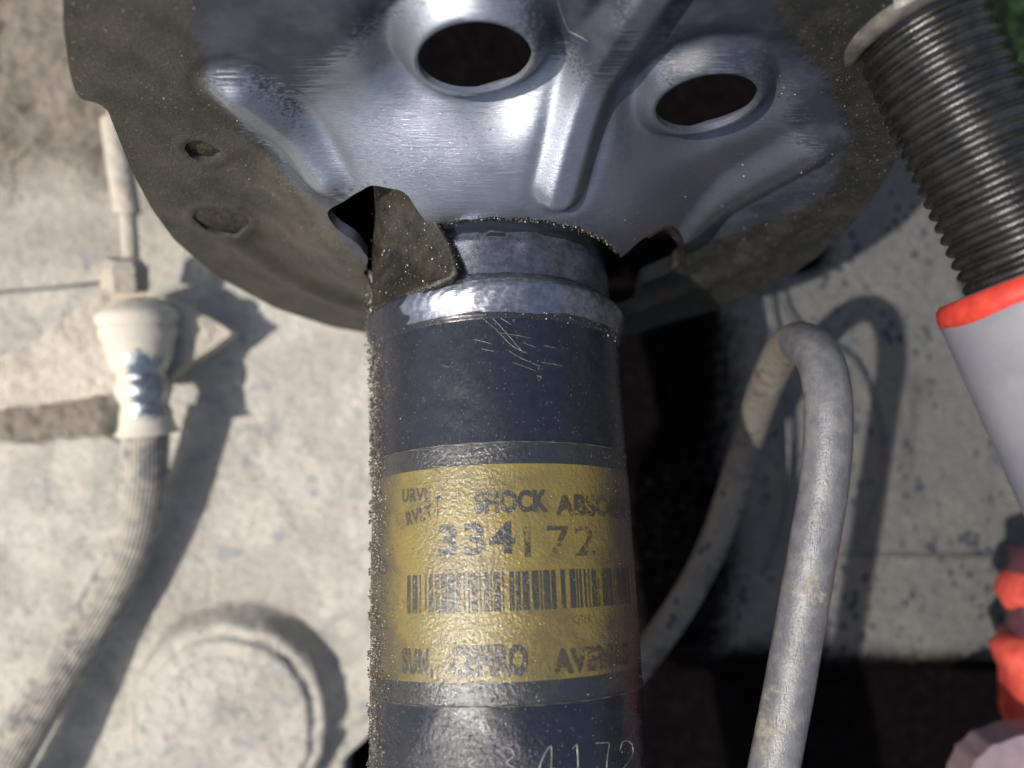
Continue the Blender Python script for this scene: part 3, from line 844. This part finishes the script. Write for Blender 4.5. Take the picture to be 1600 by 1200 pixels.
def bars():
    rnd = random.Random(12)
    s0, p0 = on_tube(636, 955, TR+.2); s1, _ = on_tube(636, 893, TR+.2); _, p1 = on_tube(984, 925, TR+.2)
    x = p0*TR; V = []; fc = []
    st0 = on_tube(790, 955, TR+.2)[0]; st1 = on_tube(790, 893, TR+.2)[0]
    while x < p1*TR:
        w_ = rnd.choice([0.28, 0.28, 0.45, 0.8, 1.1]); gap = rnd.choice([0.25, 0.3, 0.5, 0.9])
        if 824 < 800 or (0.27*TR < x < 0.62*TR and rnd.random() < 0.35): w_ *= 0.5
        k0 = len(V); m = max(2, int(w_/0.3)+1)
        for i in range(m):
            ph = (x+w_*i/(m-1))/TR
            V += [cyl(st0, ph, TR+.2), cyl(st1, ph, TR+.2)]
        for i in range(m-1): fc.append((k0+2*i, k0+2*i+2, k0+2*i+3, k0+2*i+1))
        x += w_+gap
    # a smudged oblong of print and the double rule
    o = mesh('barcode', V, fc, M['inkbar'], strut, smooth=False); return sub(o, lab)
bars()
text_on_tube('JQ344', 893, 922, 975, 962, M['inkfaint'], 0.0)

# number struck into the tube below the label, and scratches on it
def tube_lines(name, lines, r, mat, parent=strut, lift=0.03):
    V = []; fc = []
    for L in lines:
        pts = spline([on_tube(*q) for q in L], 5) if len(L) > 2 else [np.array(on_tube(*L[0]))*(1-t)+np.array(on_tube(*L[1]))*t for t in np.linspace(0, 1, 10)]
        k0 = len(V); C_ = np.array([cyl(p[0], p[1], TR+lift) for p in pts]); n = len(C_)
        T = np.gradient(C_, axis=0); T /= np.linalg.norm(T, axis=1)[:, None]+1e-9
        for i in range(n):
            er = math.sin(pts[i][1])*e+math.cos(pts[i][1])*nn; bb = np.cross(T[i], er)
            rr = r*(0.55+0.75*random.random())*(0.35 if i in (0, n-1) else 1)
            for k in range(5):
                al = 2*math.pi*k/5; V.append(C_[i]+rr*(math.cos(al)*er*0.5+math.sin(al)*bb))
        for f in grid_faces(n, 5, True): fc.append(tuple(k0+f))
    return mesh(name, V, fc, mat, parent)
dig = {'3': [[(0, .12), (.3, 0), (.75, .05), (.9, .25), (.45, .45), (.95, .62), (.9, .9), (.4, 1), (0, .88)]],
       '4': [[(.75, 1), (.75, 0), (.05, .68), (1, .68)]], '1': [[(.25, .15), (.55, 0)], [(.55, 0), (.6, .5), (.6, 1)]],
       '7': [[(0, .02), (.9, 0)], [(.9, 0), (.75, .5), (.7, 1)]], '2': [[(.05, .3), (.3, 0), (.8, .08), (.85, .4), (.3, .8), (0, 1)], [(0, 1), (1, .97)]]}
for ch, x0 in (('3', 722), ('3', 780), ('4', 842), ('1', 888), ('7', 930), ('2', 967)):
    L = [[(x0+25*a, 1168+52*b-(x0-780)*0.055) for a, b in stroke] for stroke in dig[ch]]
    tube_lines('struck_digit', L, 0.115, M['scratch'])
sc_l = [[(745, 490), (775, 515), (800, 540), (825, 553)], [(756, 484), (780, 508), (818, 552)], [(770, 490), (800, 508)], [(795, 548), (815, 560), (845, 573)],
        [(780, 520), (828, 528)], [(800, 566), (838, 580)], [(740, 530), (770, 538)], [(815, 535), (838, 543)], [(845, 566), (880, 572)], [(752, 545), (772, 549)], [(850, 540), (872, 545)], [(838, 586), (846, 590), (841, 594)], [(838, 590), (847, 587)], [(690, 570), (702, 574)], [(905, 505), (911, 512)], [(660, 620), (664, 628)]]
tube_lines('scratches', sc_l, 0.042, M['scratch'])
def seat_line(L, r, name='scratch'):
    pts = [seat_pt(*q, lift=0.02) for q in L]
    o = sweep(name, spline(pts, 4), r, M['scratch'], strut, 5, True); return sub(o, seat)
seat_line([(872, 18), (880, 45), (890, 68)], 0.06); seat_line([(890, 68), (905, 70), (918, 66)], 0.08)

# ------------------------------------------------------------------ sand and grit stuck in the oil
def grains(name, pos, size, parent, seed=1, mat=None):
    rg = np.random.default_rng(seed); n = len(pos)
    base = np.array([[1, 0, 0], [-1, 0, 0], [0, 1, 0], [0, -1, 0], [0, 0, 1], [0, 0, -1.]])
    tri = np.array([[0, 2, 4], [2, 1, 4], [1, 3, 4], [3, 0, 4], [2, 0, 5], [1, 2, 5], [3, 1, 5], [0, 3, 5]])
    q = rg.normal(size=(n, 4)); q /= np.linalg.norm(q, axis=1)[:, None]
    w_, x, y, z = q.T
    Rm = np.stack([np.stack([1-2*(y*y+z*z), 2*(x*y-z*w_), 2*(x*z+y*w_)], -1),
                   np.stack([2*(x*y+z*w_), 1-2*(x*x+z*z), 2*(y*z-x*w_)], -1),
                   np.stack([2*(x*z-y*w_), 2*(y*z+x*w_), 1-2*(x*x+y*y)], -1)], 1)
    b = base[None]*(0.65+0.7*rg.random((n, 6, 1)))
    V = np.einsum('nij,nkj->nki', Rm, b)*np.asarray(size)[:, None, None]+np.asarray(pos)[:, None, :]
    fc = (tri[None]+6*np.arange(n)[:, None, None]).reshape(-1, 3)
    o = mesh(name, V.reshape(-1, 3), fc, mat or M['grain'], parent, smooth=False); o['kind'] = 'stuff'
    return o
def tube_grains():
    rg = np.random.default_rng(5); pos = []; sz = []
    n = 230000
    s = rg.uniform(-48, 52, n); ph = rg.uniform(-1.55, 1.5, n)
    cl = fbm(ph*6+40, s*0.35, 4, 91)+0.5
    edge = sstep(-0.84, -1.15, ph)                     # thick crust down the left side
    lower = sstep(f_bot+26, f_bot+6, s)*np.exp(-((ph+0.25)/0.42)**2)
    labg = ((s < f_top) & (s > f_bot))
    right = sstep(0.95, 1.25, ph)
    p = 0.008+0.16*sstep(-0.55, -0.95, ph)*sstep(0.35, 0.6, cl)+0.26*sstep(0.44, 0.68, cl)*labg+0.10*sstep(0.50, 0.68, cl)*sstep(f_bot, f_bot-3, s)+0.95*edge*sstep(0.30, 0.62, cl+0.12)+0.20*sstep(-0.75, -1.1, ph)*sstep(0.42, 0.65, cl)+0.55*lower*sstep(0.36, 0.6, cl)+0.07*right*sstep(0.45, 0.6, cl)
    p += 0.55*sstep(-0.74, -1.0, ph)*labg*sstep(0.36, 0.6, cl)+0.25*edge*labg+0.25*np.exp(-((ph+1.02)/0.035)**2)*sstep(f_bot, f_bot-6, s)
    k = rg.random(n) < p*0.36
    s, ph, ed = s[k], ph[k], edge[k]; m = len(s)
    size = 0.032+0.12*rg.random(m)**6+0.12*ed*rg.random(m)**3
    lift = 0.15+ed*rg.random(m)*0.45*(fbm(ph*3, s*0.25, 3, 11)+0.6)
    pos = np.array([cyl(a_, b_, TR+c_) for a_, b_, c_ in zip(s, ph, lift)])
    return grains('grit', pos, size, strut, 2)
tube_grains()
def clump_grains():
    """heavier lumps: corner left of the tube, seam round the collar, seat surface"""
    rg = np.random.default_rng(15); pos = []; size = []
    for _ in range(2600):                               # up the left corner of the tube
        t = rg.random(); s = 22+40*t**0.8
        ph = -1.42+rg.normal()*0.10+0.25*max(0, t-0.75)*2
        pos.append(cyl(s, ph, TR+0.2+abs(rg.normal())*0.7*(0.4+t))); size.append(0.07+0.26*rg.random()**4)
    for _ in range(900):                                # ring under the seat
        ph = rg.uniform(-0.5, 1.2); pos.append(cyl(66.5+rg.normal()*0.35, ph, 27.5+rg.normal()*0.35)); size.append(0.05+0.14*rg.random()**3)
    for _ in range(500):
        ph = rg.uniform(-1.35, 1.3); pos.append(cyl(48.6+rg.normal()*0.9, ph, TR+0.5)); size.append(0.05+0.12*rg.random()**3)
    for _ in range(36):                                 # lumps hanging on the left outline
        s0 = rg.uniform(-45, 50); ph0 = -1.42+rg.normal()*0.03
        for _ in range(14):
            pos.append(cyl(s0+rg.normal()*0.45, ph0+rg.normal()*0.012, TR+0.3+rg.random()*0.55)); size.append(0.12+0.2*rg.random()**2)
    grains('grit_clumps', np.array(pos), np.array(size), strut, 3)
    # seat: only the grimy band
    px = rg.uniform(95, 1420, 20000); py = rg.uniform(0, 525, 20000)
    inner = ((px-790)/470)**2+((py+40)/400)**2
    cl = fbm(px*0.02, py*0.02, 3, 99)+0.5
    ok = (inner > 1) & (rg.random(len(px)) < sstep(0.33, 0.6, cl)); px, py = px[ok], py[ok]
    d = np.stack([(px-800)/F, (600-py)/F, -np.ones(len(px))], -1); s = np.full(len(px), 74.0); K = (CAM-A) @ u; du = d @ u
    for _ in range(14):
        t = (s-K)/du; p = CAM+t[:, None]*d-A; lat = p @ e; n = p @ nn
        s = .5*s+.5*h0(lat, n)
    ok = sdf_poly(lat, n, outl)[0] < -0.3
    for hp in holes: ok &= sdf_poly(lat, n, hp)[0] > 0.2
    lat, n = lat[ok], n[ok]; hh = seat_h(lat, n)
    grains('seat_grit', S(hh-0.05, lat, n), 0.028+0.13*rg.random(len(lat))**7, strut, 4)
    # grains on the gusset
    P_ = []; Z_ = []
    me = gus.data; vv = np.zeros(len(me.vertices)*3, np.float32); me.vertices.foreach_get('co', vv); vv = (vv.reshape(-1, 3)+ROOT[strut.name])*1000
    for i in rg.integers(0, len(vv), 1500):
        P_.append(vv[i]+np.array([rg.normal()*0.5, rg.normal()*0.5, 0.85+0.25*rg.random()])); Z_.append(0.05+0.22*rg.random()**4)
    sub(grains('gusset_grit', np.array(P_), np.array(Z_), strut, 6), gus)
clump_grains()

# ------------------------------------------------------------------ left: brake hose, its ferrule, bracket and hard pipe
hose_path = spline([P(*q) for q in [(226, 655, 241), (227, 700, 243), (224, 760, 246), (207, 845, 249), (170, 925, 250), (127, 998, 249), (84, 1066, 246), (40, 1140, 243), (0, 1210, 241), (-60, 1320, 240), (-140, 1460, 240)]], 14)
bh = thing('brake_hose', 'dusty ribbed rubber brake hose with bright crimped ferrule, curving down the left side', 'brake hose', P(226, 680, 240))
sweep('rubber_hose', hose_path, 7.0, M['hose'], bh, 96, True, ridge=lambda k: 1.0 if k % 3 else 0.935, jitter=0.02)
def ferrule():
    c0 = P(213, 478, 236); c1 = P(231, 676, 239)
    ax = c1-c0; L = np.linalg.norm(ax); k = 236/F
    pr = [(0, 38), (2, 47), (8, 56), (16, 61), (24, 60), (30, 55), (33, 57), (46, 57), (52, 53), (60, 50), (84, 47), (96, 44), (104, 37), (110, 36), (116, 39), (124, 42), (134, 42), (142, 39), (150, 35), (156, 35), (166, 38), (182, 40), (192, 43), (197, 47), (199, 47), (199.5, 44), (196, 41), (190, 38)]
    prof = [(s*k*L/(198*k), r*k) for s, r in pr]
    o = revolve('ferrule', c0, ax, prof, M['ferrule'], bh, 72, 0.03, 12, 60)
    me = o.data; n = len(me.vertices)
    v = np.zeros(n*3, np.float32); me.vertices.foreach_get('co', v); v = (v.reshape(-1, 3)+ROOT[bh.name])*1000
    t = ((v-c0) @ ax)/L/L
    lat = v[:, 0]-(c0[0]+t*ax[0])
    d = 0.95-0.62*sstep(0.25, 0.40, t)*sstep(-4.5, 1.5, lat)*sstep(0.97, 0.85, t)+0.1*sstep(6, 9, lat)
    a_ = me.attributes.new('dust', 'FLOAT', 'POINT'); a_.data.foreach_set('value', d.astype(np.float32))
ferrule()
blobc = P(214, 470, 235)
revolve('end_cap', blobc+np.array([0, -3.0, -4.0]), (0.02, 1, 0.25), [(-4, 9.5), (-1, 9.8), (2, 8.8), (3.6, 6.4), (4.4, 3), (4.6, .1)], M['mud'], bh, 40, 0.12, 8, 70)

brk = slab('hose_bracket', [(-60, 590, 241), (0, 560, 241), (60, 528, 240), (100, 497, 239), (135, 470, 239), (180, 452, 239), (246, 456, 239), (262, 470, 239), (300, 484, 241), (334, 502, 243), (364, 521, 245), (345, 538, 245), (312, 556, 244), (270, 585, 242), (215, 612, 241), (150, 618, 241), (70, 632, 241), (0, 640, 241), (-60, 645, 241)], 7.0, M['mud'], None, 1.7, 5, 1.6)
tag(brk, 'mud caked metal bracket holding the brake hose ferrule, at the left edge', 'bracket')
lp = thing('brake_line', 'thin dusty metal brake line with collar and angular nut above the hose bracket', 'brake line', P(205, 430, 230))
sweep('pipe', spline([P(*q) for q in [(175, 60, 252), (182, 180, 249), (190, 260, 246), (199, 330, 243), (204, 400, 240), (205, 430, 239)]], 8), 2.6, M['mud'], lp, 20)
sweep('sleeve', spline([P(*q) for q in [(178, 190, 249), (186, 250, 246), (197, 318, 243), (199, 334, 243)]], 6), [4.0]*16+[3.9, 4.3, 4.6], M['mud'], lp, 24)
revolve('nut', P(196, 448, 239), (0.10, 1, 0.30), [(-1, 6.2), (0, 6.9), (6.5, 6.9), (8.6, 5.2), (8.8, 0.5)], M['mud'], lp, 7, 0.03, 2, 20)

# ------------------------------------------------------------------ right: bent pipe, wires
bp = thing('bent_pipe', 'grey scuffed pipe bent back on itself like a hook, standing right of the strut', 'pipe', P(1250, 1000, 150))
pth = spline([P(*q) for q in [(1100, 1800, 134), (1150, 1520, 137), (1185, 1330, 140), (1207, 1210, 143), (1232, 1080, 145), (1253, 960, 147), (1272, 850, 148), (1287, 760, 149), (1294, 680, 150), (1293, 615, 152), (1282, 565, 157), (1262, 539, 165), (1238, 537, 178), (1214, 566, 196), (1190, 622, 214), (1163, 705, 232), (1138, 785, 241), (1108, 865, 242), (1062, 950, 240), (1000, 1035, 237), (930, 1110, 234)]], 12)
cutk = 11*12+6
fl_ = sweep('front_leg', pth[:cutk+1], 4.55, M['pipe'], bp, 40, True, jitter=0.02)
lw = np.array([v.co.y for v in fl_.data.vertices])*1000+ROOT[bp.name][1]*1000
a_ = fl_.data.attributes.new('low', 'FLOAT', 'POINT'); a_.data.foreach_set('value', sstep(0, -110, lw).astype(np.float32))
bk = sweep('back_leg', pth[cutk:], np.linspace(4.5, 4.7, len(pth)-cutk), M['mudpipe'], bp, 40, True, jitter=0.03, seed=4); bk['label'] = 'dusty beige rear leg of the bend'
def wire(pts, r, label):
    o = sweep('wire', spline([P(*q) for q in pts], 8), r, M['wire'], None, 10)
    return tag(o, label, 'wire')
wire([(-60, 462, 259.5), (0, 456, 259.5), (80, 450, 259), (150, 442, 258), (178, 436, 256)], 0.42, 'thin dark wire lying across the dusty wall at the left edge')
wire([(1186, 400, 250), (1198, 470, 251), (1206, 515, 251), (1203, 540, 250), (1222, 600, 250), (1232, 690, 251), (1228, 780, 252), (1212, 850, 254), (1190, 900, 256)], 0.75, 'thin dark wire behind the hook of the bent pipe')
wire([(1208, 420, 250), (1225, 480, 252), (1260, 520, 253), (1330, 560, 254), (1362, 620, 255), (1377, 680, 255), (1374, 760, 257), (1350, 840, 259)], 0.6, 'thin dark wire looping on the wall right of the bent pipe')

# ------------------------------------------------------------------ right: damper with black bellows
nd = thing('new_damper', 'white damper with red band and black corrugated bellows, slanting along the right edge', 'damper', P(1640, 500, 122))
c0 = P(1416, 0, 124); c1 = P(1612, 415, 119); ax = (c1-c0); Lb = np.linalg.norm(ax); axn = ax/Lb
k = 122/F
def bellows():
    prof = []; pitch = Lb/21.5
    for i in range(-5, 22):
        for q in range(8):
            t = q/8; rr = 8.85+1.05*math.sin(math.pi*t)**0.8
            prof.append(((i+t)*pitch, rr))
    prof = [p for p in prof if p[0] < Lb+1.0]
    o = revolve('bellows', c0, axn, prof, M['rubber'], nd, 72, 0.03, 22, 180)
bellows()
revolve('cuff', c0, axn, [(-40, 11.9), (-5, 11.8), (2.0, 12.2), (4.3, 12.6), (5.6, 12.0), (6.0, 10.8), (5.5, 9.6), (0, 9.6)], M['cuff'], nd, 56, 0.05, 5, 60)
bs = Lb+1.2
body = revolve('body', c0, axn, [(bs-0.6, 9.0), (bs-0.2, 13.6), (bs+0.4, 14.5), (bs+1.6, 14.9), (bs+70, 15.3), (bs+90, 15.3)], M['body'], nd, 96)
def band(phA, phB):
    up = np.array([0, 0, 1.0]); Nn = up-axn*(up @ axn); Nn /= np.linalg.norm(Nn); Bn = np.cross(axn, Nn)
    V = []; n = 40; pr = [(bs-0.28, 13.75), (bs+0.38, 14.62), (bs+1.6, 15.0), (bs+3.3, 15.03), (bs+3.35, 14.8)]
    for s, r in pr:
        for t in np.linspace(phA, phB, n):
            V.append(c0+axn*(s+(0.25*math.sin(t*6) if s > bs+2.9 else 0))+r*(math.cos(t)*Nn+math.sin(t)*Bn))
    o = mesh('red_band', V, grid_faces(len(pr), n), M['red'], nd); sub(o, body)
    return o
# find which side angle faces the left of the picture
band(0.62, 2.6); band(-0.9, 0.42); band(-2.6, -1.2)

rp = thing('red_fitting', 'red ribbed plastic fitting out of focus at the lower right edge', 'fitting', P(1660, 1030, 232))
rk = 232/F
def rib_stack():
    cc = P(1655, 880, 232); axx = P(1660, 1200, 228)-cc; L = np.linalg.norm(axx)
    prof = [(0, 40), (8, 62), (24, 80), (50, 84), (70, 76), (84, 60)]
    revolve('upper_rib', cc, axx, [(s*rk, r*rk) for s, r in prof], M['redplastic'], rp, 40, 0.35, 3, 70)
    revolve('core', cc, axx, [(s*rk, r*rk) for s, r in [(-30, 30), (-20, 66), (10, 70), (60, 72), (180, 74), (200, 80), (300, 74)]], M['maroon'], rp, 40, 0.2, 9, 70)
    revolve('lower_rib', cc, axx, [(s*rk, r*rk) for s, r in [(108, 64), (116, 84), (132, 92), (160, 84), (172, 80), (200, 82), (230, 86), (262, 74), (275, 50)]], M['redplastic'], rp, 40, 0.35, 6, 70)
rib_stack()
pl = slab('pale_cover', [(1500, 1330, 205), (1508, 1230, 206), (1524, 1190, 207), (1552, 1164, 208), (1600, 1148, 209), (1680, 1140, 209), (1700, 1330, 205)], 9, M['pink'], None, 1.2, 15, 3)
tag(pl, 'pale mauve rounded plastic cover in the bottom right corner', 'cover')
